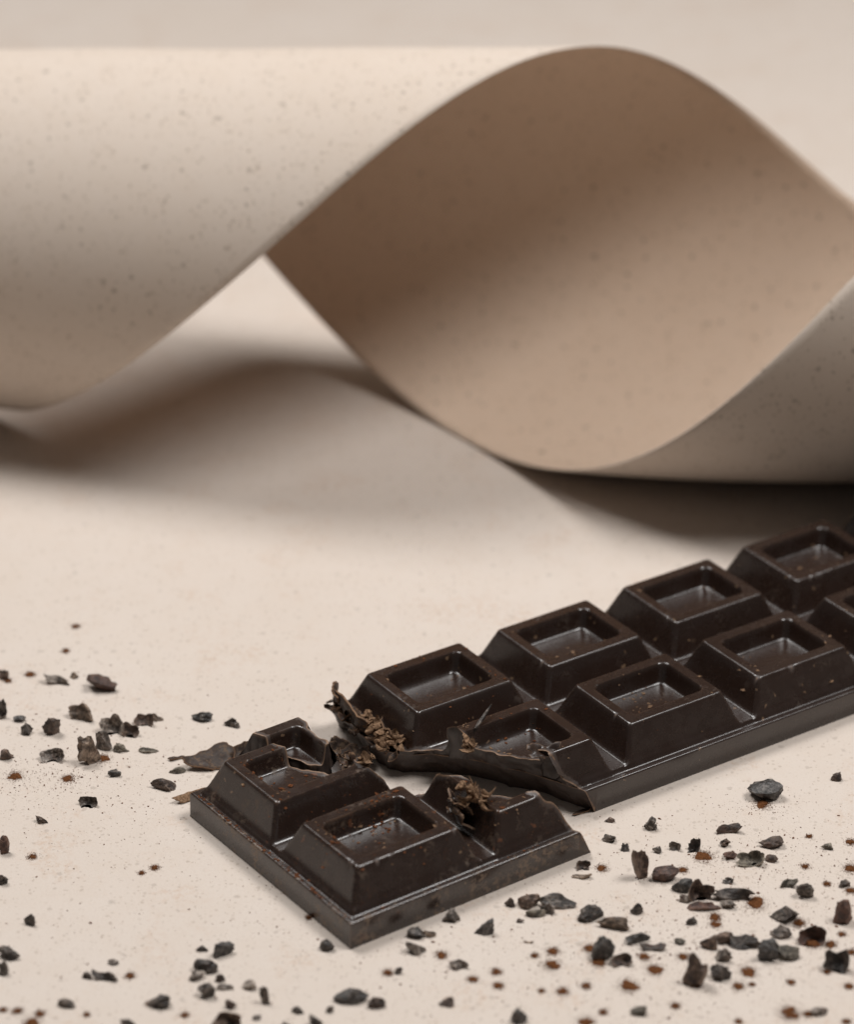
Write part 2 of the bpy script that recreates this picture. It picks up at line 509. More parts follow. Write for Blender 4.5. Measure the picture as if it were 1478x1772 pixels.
def broken_mesh(name, U, V, Z, K, zbot, material, lip=0.0, seed=0.0, steps=9, rough=0.034, rimw=0.085):
    """Keep the part of a height grid where K > 0 and close it with a rough broken wall down to zbot."""
    ny, nx = U.shape
    pts = np.stack([U.ravel(), V.ravel(), Z.ravel()], 1)
    kv = np.array([K(*p) for p in pts])
    if lip:
        for i in np.where((kv > -0.05) & (kv < 0.22))[0]:
            p = pts[i]
            w = max(0.0, mn.noise(Vector((p[0] * 2.2, p[1] * 2.2, seed))))
            pts[i, 2] += lip * w * math.exp(-max(kv[i], 0) / 0.06)
    verts = [tuple(p) for p in pts]
    brk = [0.0] * len(verts)
    for i in range(len(verts)):
        if 0 <= kv[i] < rimw:
            brk[i] = 1.0 - 0.6 * kv[i] / rimw
    faces, cut, segs = [], {}, []
    def cross(a, b):
        key = (a, b) if a < b else (b, a)
        if key not in cut:
            t = kv[a] / (kv[a] - kv[b])
            p = pts[a] + (pts[b] - pts[a]) * t
            cut[key] = len(verts)
            verts.append(tuple(p)); brk.append(1.0)
        return cut[key]
    for q in grid_faces(ny, nx):
        ins = [kv[i] > 0 for i in q]
        if all(ins):
            faces.append(q); continue
        if not any(ins):
            continue
        for t in ((q[0], q[1], q[2]), (q[0], q[2], q[3])):
            s = [kv[i] > 0 for i in t]
            n = sum(s)
            if n == 3: faces.append(t)
            elif n == 1:
                i = s.index(True); a, b, c = t[i], t[(i + 1) % 3], t[(i + 2) % 3]
                x, y = cross(a, b), cross(a, c)
                faces.append((a, x, y)); segs.append((x, y))
            elif n == 2:
                i = s.index(False); a, b, c = t[i], t[(i + 1) % 3], t[(i + 2) % 3]
                x, y = cross(a, b), cross(a, c)
                faces.append((x, b, c, y)); segs.append((y, x))
    colm = {}
    def column(i):
        if i in colm: return colm[i]
        x, y, z0 = verts[i]
        h = 0.01
        out = [len(verts)]
        verts.append((x, y, z0)); brk.append(0.95)
        for j in range(1, steps + 1):
            t = (j / steps) ** 1.15
            z = z0 + (zbot - z0) * t
            k0 = K(x, y, z)
            gx = (K(x + h, y, z) - K(x - h, y, z)) / (2 * h); gy = (K(x, y + h, z) - K(x, y - h, z)) / (2 * h)
            g = math.hypot(gx, gy) + 1e-6
            mv = max(-0.9, min(0.9, -k0 / max(g, 0.6)))
            mv += rough * mn.noise(Vector((x * 5, y * 5, z * 9 + seed))) * min(1, t * 3)
            mv += 0.010 * math.sin((x * 0.9 - y * 0.8 + z * 2.0) * 7 + 4 * mn.noise(Vector((x, y, z)))) * min(1, t * 3)
            out.append(len(verts))
            verts.append((x + gx / g * mv, y + gy / g * mv, z))
            brk.append(0.80 - 0.30 * min(1.0, j / 2.0) + 0.16 * mn.noise(Vector((x * 4, y * 4, z * 4))))
        colm[i] = out
        return out
    for a, b in segs:
        ca, cb = column(a), column(b)
        for j in range(steps):
            faces.append((ca[j], ca[j + 1], cb[j + 1], cb[j]))
    used = sorted({i for f in faces for i in f})
    mp = {o: n for n, o in enumerate(used)}
    return mesh_data(name, [verts[i] for i in used], [tuple(mp[i] for i in f) for f in faces], material, sharp=38, attr=[brk[i] for i in used])

def slab_grid(u0, u1, v0, v1, step, open_right):
    """Top of the thin base with its rounded edge and slightly flared sides."""
    def axis(a, b, closed_b):
        n = max(2, int((b - a) / step))
        core = np.linspace(a + 0.075, b - (0.075 if closed_b else 0), n)
        pre = [(a - 0.004, -1), (a - 0.012, 0.03), (a, HB - 0.045), (a + 0.006, HB - 0.022), (a + 0.018, HB - 0.008), (a + 0.034, HB - 0.002)]
        post = [(b - 0.034, HB - 0.002), (b - 0.018, HB - 0.008), (b - 0.006, HB - 0.022), (b, HB - 0.045), (b + 0.012, 0.03), (b + 0.004, -1)] if closed_b else []
        xs = [p for p, _ in pre] + list(core) + [p for p, _ in post]
        zs = [z for _, z in pre] + [HB] * n + [z for _, z in post]
        return np.array(xs), np.array(zs)
    xs, zx = axis(u0, u1, not open_right)
    ys, zy = axis(v0, v1, True)
    U, V = np.meshgrid(xs, ys)
    Z = np.minimum(np.tile(zx, (len(ys), 1)), np.tile(zy[:, None], (1, len(xs))))
    Z = np.where(Z < 0, 0.002, Z)
    return U, V, Z

def place_in_bar(o, B, lift=0.0):
    o.location = Vector((B[0], B[1], lift)) * S
    o.rotation_euler = (0, 0, B[2])

MAIN = (-0.854, 52.344, 0.59436)
SMALL = (-0.8245, 51.0, 0.620)
V0, V1 = -(FV + LEDGE), PV + FV + LEDGE
U0 = -(FU + LEDGE)

def square_centre(c, r): return (c * P, r * PV)

def shifted(K, cx, cy):
    return lambda u, v, z: K(u + cx, v + cy, z)

def build_long_bar():
    root = empty('chocolate_bar')
    place_in_bar(root, MAIN)
    tag(root, 'long dark chocolate bar with two rows of hollow-topped squares, its near-left end snapped off', 'chocolate bar')
    U, V, Z = slab_grid(-0.5, 20.6, V0, V1, 0.09, False)
    link('base', broken_mesh('base', U, V, Z, k_bar, 0.002, M_BAR, 0.0, 2.0, rimw=0.03), root)
    shared = {}
    for r, side in ((0, 'F'), (1, 'B')):
        U, V, Z = tile_grid(side)
        shared[r] = (U, V, Z)
    for c in range(1, 7):
        for r in (0, 1):
            cx, cy = square_centre(c, r)
            if (c, r) == (1, 0):
                U, V, Z = tile_grid('F', 0.022, 0.04)
                me = broken_mesh('square', U, V, Z, shifted(k_bar, cx, cy), HB + 0.0, M_BAR, 0.26, 4.0, 8)
                o = link('square', me, root, (cx, cy, 0))
                o['label'] = 'square with its front corner snapped away, leaving a ragged pale rim'
            elif (c, r) == (1, 1):
                U, V, Z = tile_grid('B', 0.022, 0.05)
                me = broken_mesh('square', U, V, Z, shifted(k_bar, cx, cy), HB, M_BAR, 0.10, 6.0, 4)
                o = link('square', me, root, (cx, cy, 0))
            else:
                U, V, Z = shared[r]
                Zc, Bc = chipped(U, V, Z, c * 10 + r)
                v = np.stack([U.ravel(), V.ravel(), Zc.ravel()], 1)
                o = link('square', mesh_data('square', v, grid_faces(*U.shape), M_BAR, sharp=50, attr=Bc.ravel()), root, (cx, cy, 0))
    return root

def build_piece():
    root = empty('chocolate_piece')
    place_in_bar(root, SMALL)
    tag(root, 'short broken end of the chocolate bar, dusted with rust cocoa, lying nearest the camera', 'chocolate piece')
    U, V, Z = slab_grid(U0, 5.0, V0, V1, 0.07, True)
    link('base', broken_mesh('base', U, V, Z, k_piece, 0.002, M_PIECE_BASE, 0.0, 12.0, rimw=0.03), root)
    U, V, Z = tile_grid('LF')
    Zc, Bc = chipped(U, V, Z, 77, 7)
    v = np.stack([U.ravel(), V.ravel(), Zc.ravel()], 1)
    link('square', mesh_data('square', v, grid_faces(*U.shape), M_PIECE, sharp=50, attr=Bc.ravel()), root)
    cx, cy = square_centre(0, 1)
    U, V, Z = tile_grid('LB', 0.022, 0.04)
    o = link('square', broken_mesh('square', U, V, Z, shifted(k_piece, cx, cy), HB, M_PIECE, 0.14, 14.0, 8), root, (cx, cy, 0))
    o['label'] = 'square broken open across its hollow'
    cx, cy = square_centre(1, 0)
    U, V, Z = tile_grid('F', 0.022, 0.04)
    o = link('square', broken_mesh('square', U, V, Z, shifted(k_piece, cx, cy), HB, M_PIECE, 0.20, 17.0, 8), root, (cx, cy, 0))
    o['label'] = 'jagged corner left of a snapped square'
    return root

def build_fragment():
    root = empty('chocolate_fragment')
    B = SMALL
    d = Vector((-0.10, 0.50))
    c, s = math.cos(B[2]), math.sin(B[2])
    root.location = Vector((B[0] + d.x * c - d.y * s, B[1] + d.x * s + d.y * c, 0.0)) * S
    root.rotation_euler = (0, 0, B[2] + 0.01)
    tag(root, 'broken corner of a chocolate square standing loose behind the short broken piece', 'chocolate fragment')
    U, V, Z = slab_grid(U0, 5.0, V0, V1, 0.07, True)
    link('base', broken_mesh('base', U, V, Z, k_frag, 0.002, M_PIECE, 0.0, 22.0, rimw=0.03), root)
    cx, cy = square_centre(0, 1)
    U, V, Z = tile_grid('LB', 0.022, 0.04)
    link('square', broken_mesh('square', U, V, Z, shifted(k_frag, cx, cy), HB, M_PIECE, 0.12, 24.0, 8), root, (cx, cy, 0))
    return root

BAR_ROOT = build_long_bar()
PIECE_ROOT = build_piece()
FRAG_ROOT = build_fragment()

def bar_point(B, u, v, z):
    c, s = math.cos(B[2]), math.sin(B[2])
    return Vector((B[0] + u * c - v * s, B[1] + u * s + v * c, z))

#PART2
def sheet_mesh(w, d, seed, bend=0.0, curl=0.0, ragged=0.30, thick=0.05, taper=0.0, n=44, wave=0.04, twist=0.0, rings=7):
    """A thin ragged plate, bent about its length, with a paler torn rim."""
    off = seed * 3.7
    rim = []
    for i in range(n):
        a = 2 * math.pi * i / n
        ca, sa = math.cos(a), math.sin(a)
        r = (abs(ca) ** 2.8 + abs(sa) ** 2.8) ** (-1 / 2.8)
        r *= 1 + ragged * (1.1 * mn.noise(Vector((ca * 1.3, sa * 1.3, off))) + 0.55 * mn.noise(Vector((ca * 3.4, sa * 3.4, off + 3))) + 0.28 * mn.noise(Vector((ca * 9, sa * 9, off + 7))))
        x = ca * r
        y = sa * r * max(0.10, 1 - taper * (x + 1) / 2)
        rim.append((x * w / 2, y * d / 2))
    def surf(x, y, t):
        X, Y = 2 * x / w, 2 * y / d
        z = bend * X * X + curl * Y * Y + wave * (mn.noise(Vector((x * 3, y * 3, off))) + 0.4 * mn.noise(Vector((x * 9, y * 9, off))))
        if twist:
            q = twist * X
            y, z = y * math.cos(q) - z * math.sin(q), y * math.sin(q) + z * math.cos(q)
        return (x, y, z)
    verts, faces, brk = [], [], []
    for side in (1, -1):
        verts.append(surf(0, 0, 0)); brk.append(0.2)
        for j in range(1, rings + 1):
            t = (j / rings) ** 0.8
            for (x, y) in rim:
                verts.append(surf(x * t, y * t, t)); brk.append(0.2 if j < rings - 1 else 0.45 if j < rings else 0.95)
    half = 1 + n * rings
    for k in range(2 * half):
        sgn = 1 if k < half else -1
        t = thick / 2 * (1.0 if brk[k] < 0.9 else 0.55)
        x, y, z = verts[k]
        verts[k] = (x, y, z + sgn * t)
    for b, flip in ((0, False), (half, True)):
        for i in range(n):
            k = (i + 1) % n
            f = (b, b + 1 + i, b + 1 + k)
            faces.append(f[::-1] if flip else f)
            for j in range(rings - 1):
                p, q = b + 1 + j * n + i, b + 1 + j * n + k
                f = (p, p + n, q + n, q)
                faces.append(f[::-1] if flip else f)
    e = 1 + (rings - 1) * n
    for i in range(n):
        k = (i + 1) % n
        faces.append((e + i, half + e + i, half + e + k, e + k))
    return verts, faces, brk

# ---------------------------------------------------------------- cocoa nibs
def ico(sub):
    import bmesh
    bm = bmesh.new()
    bmesh.ops.create_icosphere(bm, subdivisions=sub, radius=1.0)
    v = np.array([x.co[:] for x in bm.verts])
    f = [tuple(x.index for x in p.verts) for p in bm.faces]
    bm.free()
    return v, f
ICO3 = ico(3)
ICO2 = ico(2)

def nib_mesh(shape, w, d, h, material, seed):
    """An irregular chip w wide, d deep, h tall with its underside on z = 0."""
    r = random.Random(seed)
    if shape in ('shell', 'twist', 'flake'):
        kw = {'shell': dict(bend=r.uniform(.3, .55), curl=r.uniform(.15, .4), ragged=.26), 'twist': dict(bend=r.uniform(.1, .3), twist=r.uniform(.5, 1.1) * r.choice((-1, 1)), ragged=.30),
              'flake': dict(bend=r.uniform(-.15, .25), curl=r.uniform(0, .2), ragged=.35, taper=r.uniform(0, .6))}[shape]
        sv, f, brk = sheet_mesh(1.0, {'shell': .9, 'twist': .55, 'flake': .7}[shape], seed * 0.31, thick={'shell': .16, 'twist': .30, 'flake': .16}[shape], wave=.10, n=32, rings=6, **kw)
        ax = r.uniform(25, 65) if shape != 'flake' else r.uniform(5, 25)
        m = Matrix.Rotation(r.uniform(-.5, .5), 3, 'Z') @ Matrix.Rotation(r.uniform(-.35, .35), 3, 'Y') @ Matrix.Rotation(math.radians(ax), 3, 'X')
        v = np.array([m @ Vector(p) for p in sv])
        lo, hi = v.min(0), v.max(0)
        v = (v - (lo + hi) / 2) / (hi - lo) * np.array([w, d, h])
        v[:, 2] -= v[:, 2].min() + 0.20 * h
        v[:, 2] = np.maximum(v[:, 2], 0.0)
        return mesh_data('cocoa_nib', v, f, material, sharp=34, attr=brk)
    crisp = shape in ('chunk', 'wedge')
    v, f = ICO3[0].copy(), ICO3[1]
    off = Vector((r.uniform(0, 50), r.uniform(0, 50), r.uniform(0, 50)))
    def cuts(n, lo, hi):
        for _ in range(n):
            a, z = r.uniform(0, 2 * math.pi), r.uniform(-0.7, 1.0)
            q = math.sqrt(max(0, 1 - z * z))
            nrm = np.array([q * math.cos(a), q * math.sin(a), z])
            k = r.uniform(lo, hi)
            s = v @ nrm - k
            m = s > 0
            v[m] -= np.outer(s[m], nrm)
    def wobble(amp, freq):
        for i in range(len(v)):
            p = Vector(v[i]) * freq + off
            v[i] *= 1 + amp * mn.noise(p) + amp * 0.5 * mn.noise(p * 2.3)
    if shape == 'bean':
        wobble(0.34, 1.1); cuts(4, 0.5, 0.8); wobble(0.07, 3.5)
    elif shape == 'chunk':
        wobble(0.60, 1.25); cuts(6, 0.34, 0.72); wobble(0.16, 3.0)
    elif shape == 'wedge':
        wobble(0.22, 1.0); cuts(4, 0.45, 0.7)
        t = (v[:, 0] + 1) / 2
        v[:, 1] *= 0.15 + 0.95 * t; v[:, 2] *= 0.25 + 0.85 * t; wobble(0.06, 3.0)
    for i in range(len(v)):                                    # crinkled skin
        p = Vector(v[i]) * 3.4 + off
        v[i] *= 1 - 0.30 * abs(mn.noise(p)) + 0.08 * mn.noise(p * 2.6)
    lo, hi = v.min(0), v.max(0)
    v = (v - (lo + hi) / 2) / (hi - lo)
    v = v * np.array([w, d, h])
    v[:, 2] -= v[:, 2].min() + 0.27 * h
    v[:, 2] = np.maximum(v[:, 2], 0.0)
    return mesh_data('cocoa_nib', v, f, material, sharp=20 if crisp else 30)

# x, y in the photograph, size there, shape, colour, what it looks like and where it lies
NIBS = [
 (6, 1162, 16, 20, 'chunk', 'brown', 'brown nib cut by the left edge of the picture, highest there'),
 (98, 1172, 42, 20, 'twist', 'pale', 'pale grey bone-shaped nib left of the large reddish nib'),
 (128, 1167, 15, 12, 'chunk', 'tan', 'tiny tan nib between the pale bone-shaped nib and the large reddish nib'),
 (176, 1175, 50, 34, 'chunk', 'red', 'large reddish brown nib, farthest back on the left'),
 (139, 1226, 40, 34, 'twist', 'tan', 'twisted tan nib below the large reddish nib'),
 (34, 1241, 20, 13, 'bean', 'blue', 'small smooth blue-grey nib near the left edge'),
 (46, 1257, 19, 22, 'chunk', 'grey', 'small grey blocky nib just below the smooth blue-grey nib'),
 (88, 1250, 30, 34, 'chunk', 'brown', 'leaning brown nib with a dark back, left of the pale husk pile'),
 (3, 1222, 16, 30, 'shell', 'grey', 'grey nib cut by the left edge beside the blue-grey nib'),
 (193, 1247, 40, 36, 'shell', 'pale', 'pale torn husk at the top of the left nib pile'),
 (226, 1258, 28, 26, 'shell', 'brown', 'small brown cupped nib right of the pale torn husk'),
 (249, 1240, 32, 26, 'shell', 'brown', 'open brown husk with a curled rim, right end of the left pile'),
 (272, 1239, 20, 13, 'flake', 'tan', 'tan pointed tail chip beside the open brown husk'),
 (179, 1274, 26, 34, 'chunk', 'grey', 'upright dark grey nib in the middle of the left pile'),
 (152, 1291, 36, 50, 'chunk', 'tan', 'tall tan ridged nib at the front of the left pile'),
 (90, 1302, 40, 26, 'shell', 'grey', 'grey cupped nib lying alone left of the tall tan nib'),
 (12, 1300, 24, 22, 'chunk', 'brown', 'brown nib with two peaks at the left edge'),
 (210, 1291, 26, 17, 'chunk', 'olive', 'small striped olive nib right of the tall tan nib'),
 (257, 1297, 32, 10, 'flake', 'olive', 'thin dark olive sliver left of the chocolate fragment'),
 (198, 1335, 21, 14, 'chunk', 'black', 'small black nib alone below the striped olive nib'),
 (282, 1352, 40, 25, 'wedge', 'brown', 'dark triangular nib left of the short broken piece'),
 (307, 1329, 27, 14, 'bean', 'olive', 'small rounded olive nib above the dark triangular nib'),
 (152, 1383, 31, 21, 'shell', 'grey', 'grey nib with a pale ridge, alone left of the short piece'),
 (72, 1415, 20, 15, 'chunk', 'brown', 'small square brown nib alone below the grey ridged nib'),
 (6, 1455, 18, 32, 'bean', 'red', 'reddish nib cut by the left edge, halfway down'),
 (350, 1235, 34, 22, 'chunk', 'blue', 'blue-grey nib, left of the pair behind the chocolate fragment'),
 (401, 1246, 26, 21, 'chunk', 'black', 'dark nib, right of the pair behind the chocolate fragment'),
 (5, 1516, 16, 21, 'chunk', 'black', 'black square nib cut by the left edge below the reddish one'),
 (51, 1587, 19, 22, 'wedge', 'black', 'small black pointed nib alone in the lower left'),
 (15, 1643, 36, 27, 'chunk', 'black', 'black angular nib at the left edge, lower left'),
 (4, 1668, 18, 28, 'chunk', 'grey', 'grey nib at the left edge right under the black angular one'),
 (150, 1684, 15, 14, 'chunk', 'black', 'tiny dark square nib left of the thin dark bent chip'),
 (196, 1662, 18, 12, 'chunk', 'grey', 'tiny grey nib above the thin dark bent chip'),
 (181, 1684, 42, 20, 'twist', 'black', 'thin dark bent chip in the lower left'),
 (115, 1731, 29, 19, 'wedge', 'grey', 'grey triangular nib near the bottom left'),
 (274, 1728, 38, 27, 'chunk', 'black', 'dark nib with rust powder on its left tip, bottom left'),
 (350, 1637, 19, 13, 'chunk', 'black', 'tiny black nib left of the faceted blue-black nib'),
 (387, 1636, 34, 31, 'chunk', 'blue', 'faceted blue-black nib at the top of the lower-left cluster'),
 (356, 1665, 38, 29, 'bean', 'black', 'shiny black oblong nib in the lower-left cluster'),
 (341, 1684, 26, 20, 'chunk', 'pale', 'pale grey nib under the shiny black oblong nib'),
 (357, 1709, 28, 28, 'chunk', 'black', 'dark nib at the bottom of the lower-left cluster'),
 (381, 1688, 17, 17, 'chunk', 'brown', 'small brown nib right of the pale grey nib in the cluster'),
 (388, 1707, 30, 9, 'flake', 'grey', 'thin grey stick pointing right from the lower-left cluster'),
 (431, 1700, 23, 19, 'wedge', 'pale', 'small pale grey nib right of the lower-left cluster'),
 (458, 1717, 18, 29, 'twist', 'grey', 'narrow upright grey nib right of the lower-left cluster'),
 (399, 1734, 18, 18, 'chunk', 'brown', 'small brown block touching the wide nib at the bottom edge'),
 (392, 1758, 46, 34, 'shell', 'brown', 'wide brown nib with grey folds at the bottom edge'),
 (445, 1758, 15, 11, 'chunk', 'grey', 'tiny grey nib right of the wide nib at the bottom edge'),
 (222, 1769, 30, 18, 'chunk', 'grey', 'dark grey nib cut by the bottom edge, left of centre'),
 (566, 1631, 24, 22, 'bean', 'black', 'dark oval nib just below the front corner of the short piece'),
 (719, 1610, 30, 22, 'chunk', 'black', 'black rounded nib in front of the short piece'),
 (719, 1633, 32, 28, 'chunk', 'pale', 'grey and white nib touching the black rounded nib'),
 (744, 1613, 20, 13, 'flake', 'tan', 'thin tan hook beside the black rounded nib'),
 (781, 1578, 28, 26, 'chunk', 'grey', 'grey nib with a pale top against the short piece edge'),
 (838, 1595, 32, 33, 'chunk', 'blue', 'blue-grey lumpy nib in front of the short piece'),
 (882, 1558, 17, 17, 'wedge', 'brown', 'tiny brown pointed nib left of the brown rounded one'),
 (916, 1553, 36, 29, 'bean', 'brown', 'brown rounded nib in front of the short piece right end'),
 (965, 1556, 60, 24, 'flake', 'black', 'long flat blackish husk right of the brown rounded nib'),
 (947, 1566, 25, 23, 'chunk', 'grey', 'grey nib in front of the long flat husk'),
 (927, 1576, 32, 16, 'bean', 'olive', 'olive lens-shaped nib in front of the brown rounded one'),
 (901, 1591, 12, 8, 'chunk', 'brown', 'tiny brown crumb below the olive lens-shaped nib'),
 (794, 1666, 32, 18, 'twist', 'grey', 'grey saddle-shaped nib at lower centre'),
 (690, 1677, 13, 13, 'chunk', 'black', 'tiny black nib right of a powder spot at lower centre'),
 (608, 1716, 56, 31, 'bean', 'blue', 'largest smooth blue-black nib at lower centre'),
 (652, 1728, 29, 24, 'bean', 'brown', 'brown pebble right of the largest smooth blue-black nib'),
 (772, 1730, 25, 18, 'wedge', 'brown', 'small dark wedge alone near the bottom centre'),
 (899, 1750, 28, 31, 'bean', 'blue', 'dome-shaped blue-grey nib at the bottom centre'),
 (515, 1744, 20, 15, 'bean', 'grey', 'small grey pebble left of the largest smooth nib'),
 (571, 1744, 13, 13, 'chunk', 'grey', 'tiny grey nib just below the largest smooth nib'),
 (547, 1760, 22, 23, 'chunk', 'black', 'black nib near the bottom edge below the largest smooth nib'),
 (496, 1770, 14, 12, 'chunk', 'black', 'small black nib cut by the bottom edge at centre left'),
 (915, 1628, 17, 6, 'flake', 'tan', 'thin tan splinter below the tiny brown crumb'),
 (1325, 1361, 56, 37, 'bean', 'blue', 'large grey-blue cracked nib in front of the long bar'),
 (1448, 1340, 18, 17, 'chunk', 'brown', 'small brown nib alone by the right edge in front of the bar'),
 (1055, 1416, 18, 11, 'chunk', 'brown', 'tiny brown striped nib nearest the gap between the chocolates'),
 (1126, 1419, 21, 25, 'chunk', 'grey', 'small two-lobed grey nib in front of the long bar corner'),
 (1054, 1447, 23, 17, 'chunk', 'grey', 'small grey pebble right of the short piece tip'),
 (1082, 1463, 14, 15, 'chunk', 'blue', 'tiny blue-black nib beside the small grey pebble'),
 (1137, 1468, 15, 13, 'wedge', 'grey', 'tiny pointed grey nib left of the small cup-shaped one'),
 (1168, 1462, 19, 17, 'shell', 'grey', 'small cup-shaped grey nib in the middle of the top row'),
 (1201, 1457, 21, 25, 'shell', 'black', 'curled black nib above the widest powder spot'),
 (1262, 1431, 41, 18, 'twist', 'brown', 'long brown nib below and left of the large cracked nib'),
 (1255, 1455, 18, 16, 'chunk', 'brown', 'small brown nib under the long brown one'),
 (1335, 1452, 40, 25, 'wedge', 'brown', 'brown fin-shaped nib below the large cracked nib'),
 (1431, 1462, 20, 13, 'wedge', 'olive', 'tiny olive nib right of the fin-shaped one'),
 (1108, 1488, 28, 50, 'twist', 'brown', 'tall curved brown nib, left end of the right cluster'),
 (1152, 1505, 44, 31, 'bean', 'red', 'large reddish brown nib right of the tall curved one'),
 (1264, 1477, 22, 17, 'chunk', 'red', 'small reddish nib left of the pale olive ragged one'),
 (1298, 1482, 46, 26, 'shell', 'olive', 'pale olive ragged nib in the upper right cluster'),
 (1335, 1482, 21, 15, 'bean', 'brown', 'small brown nib right of the pale olive ragged one'),
 (1010, 1494, 23, 18, 'shell', 'brown', 'small dark cup nib just below the short piece tip'),
 (1007, 1513, 32, 12, 'twist', 'tan', 'thin tan curl below the small dark cup nib'),
 (1181, 1524, 34, 30, 'bean', 'blue', 'dark blue-black nib against the folded brown husk'),
 (1214, 1532, 42, 42, 'shell', 'brown', 'folded brown husk in the middle of the right cluster'),
 (1268, 1541, 70, 25, 'twist', 'black', 'long black nib right of the folded brown husk'),
 (1185, 1551, 18, 16, 'chunk', 'pale', 'small pale grey nib left of the folded brown husk'),
 (1261, 1559, 27, 20, 'chunk', 'grey', 'small grey nib under the long black one'),
 (1219, 1566, 54, 15, 'flake', 'red', 'flat reddish husk strip below the folded brown husk'),
 (1197, 1589, 19, 16, 'chunk', 'black', 'small black nib below the flat reddish strip'),
 (1022, 1575, 42, 31, 'chunk', 'black', 'black nib with a pale grey face left of the tan triangle'),
 (1059, 1589, 52, 30, 'wedge', 'tan', 'tan triangular husk chip right of the pale-faced black nib'),
 (1102, 1567, 21, 22, 'wedge', 'black', 'small dark pyramid nib right of the tan triangle'),
 (1104, 1617, 40, 26, 'chunk', 'blue', 'smooth blue-black nib above the flat dark lens'),
 (1044, 1629, 38, 46, 'bean', 'blue', 'upright egg-shaped blue-grey nib with rust powder at its foot'),
 (1130, 1636, 42, 14, 'flake', 'black', 'flat dark lens below the smooth blue-black nib'),
 (1076, 1658, 35, 22, 'shell', 'brown', 'dark curved husk in front of the egg-shaped nib'),
 (1177, 1626, 19, 13, 'chunk', 'olive', 'tiny olive block between two dark clusters'),
 (1226, 1623, 28, 29, 'wedge', 'brown', 'brown peaked nib, left end of the row with a black block'),
 (1256, 1618, 33, 23, 'bean', 'brown', 'brown pebble between the peaked nib and the black block'),
 (1292, 1624, 56, 27, 'chunk', 'black', 'long black block with a notched right end'),
 (1204, 1670, 40, 56, 'twist', 'brown', 'tallest brown nib in the lower right'),
 (1248, 1676, 34, 31, 'chunk', 'black', 'black nib with a reddish top right of the tallest brown nib'),
 (1253, 1645, 27, 28, 'chunk', 'pale', 'pale grey nib under the black block'),
 (1329, 1635, 35, 40, 'chunk', 'blue', 'leaning blue-grey nib left of the olive block'),
 (1362, 1645, 40, 25, 'chunk', 'olive', 'olive grey block in the lower right'),
 (1352, 1607, 35, 25, 'bean', 'grey', 'grey-brown pebble above the olive grey block'),
 (1405, 1613, 45, 35, 'shell', 'red', 'reddish brown husk right of the grey-brown pebble'),
 (1359, 1577, 47, 32, 'chunk', 'black', 'black nib with a rust streak above the grey-brown pebble'),
 (1366, 1524, 29, 19, 'twist', 'olive', 'olive nib touching the grey oval one near the right edge'),
 (1393, 1533, 28, 30, 'bean', 'grey', 'grey oval nib near the right edge'),
 (1460, 1568, 32, 44, 'bean', 'red', 'tall reddish nib by the right edge'),
 (1462, 1526, 19, 15, 'chunk', 'grey', 'small grey nib by the right edge above the tall reddish one'),
 (1447, 1656, 42, 40, 'shell', 'black', 'black open husk by the right edge'),
 (1105, 1745, 27, 19, 'wedge', 'olive', 'olive pointed nib near the bottom right of centre'),
 (1418, 1746, 29, 17, 'bean', 'grey', 'small grey nib beside powder in the bottom right corner'),
 (1260, 1521, 18, 13, 'shell', 'grey', 'tiny grey cup above the long black nib'),
]

def build_nibs():
    for i, (x, y, w, h, shape, colour, label) in enumerate(NIBS):
        foot = at(x, y + h * 0.30)
        k = px_per_cm(foot)
        wc, hc = w / k, h / k
        d = min(wc * (0.45 if shape == 'flake' else 0.8), hc * 1.05)
        d *= 0.85
        z = 1.62 * max((hc - 0.463 * d) / 0.886, 0.35 * min(wc, hc))
        wc, d = wc * 1.12, d * 1.15
        # the middle of the chip as seen falls on its given place
        p = at(x, y, z * 0.5)
        o = link('cocoa_nib', nib_mesh(shape, wc, d, z, NIB[colour], 100 + i), None, (p.x, p.y, 0.0))
        tag(o, label, 'cocoa nib', 'cocoa nibs scattered on the paper')
build_nibs()

# ---------------------------------------------------------------- cocoa powder
OCT_F = [(0, 2, 4), (2, 1, 4), (1, 3, 4), (3, 0, 4), (2, 0, 5), (1, 2, 5), (3, 1, 5), (0, 3, 5)]
def grain(verts, faces, c, r, rn, squash=0.7):
    b = len(verts)
    a = rn.uniform(0, math.pi)
    ca, sa = math.cos(a), math.sin(a)
    e = rn.uniform(0.6, 1.5)
    for q in ((1, 0, 0), (-1, 0, 0), (0, 1, 0), (0, -1, 0), (0, 0, 1), (0, 0, -1)):
        x, y, z = q[0] * r * e * rn.uniform(.7, 1.2), q[1] * r / e * rn.uniform(.7, 1.2), q[2] * r * squash
        verts.append((c[0] + x * ca - y * sa, c[1] + x * sa + y * ca, c[2] + z))
    faces.extend(tuple(b + i for i in f) for f in OCT_F)

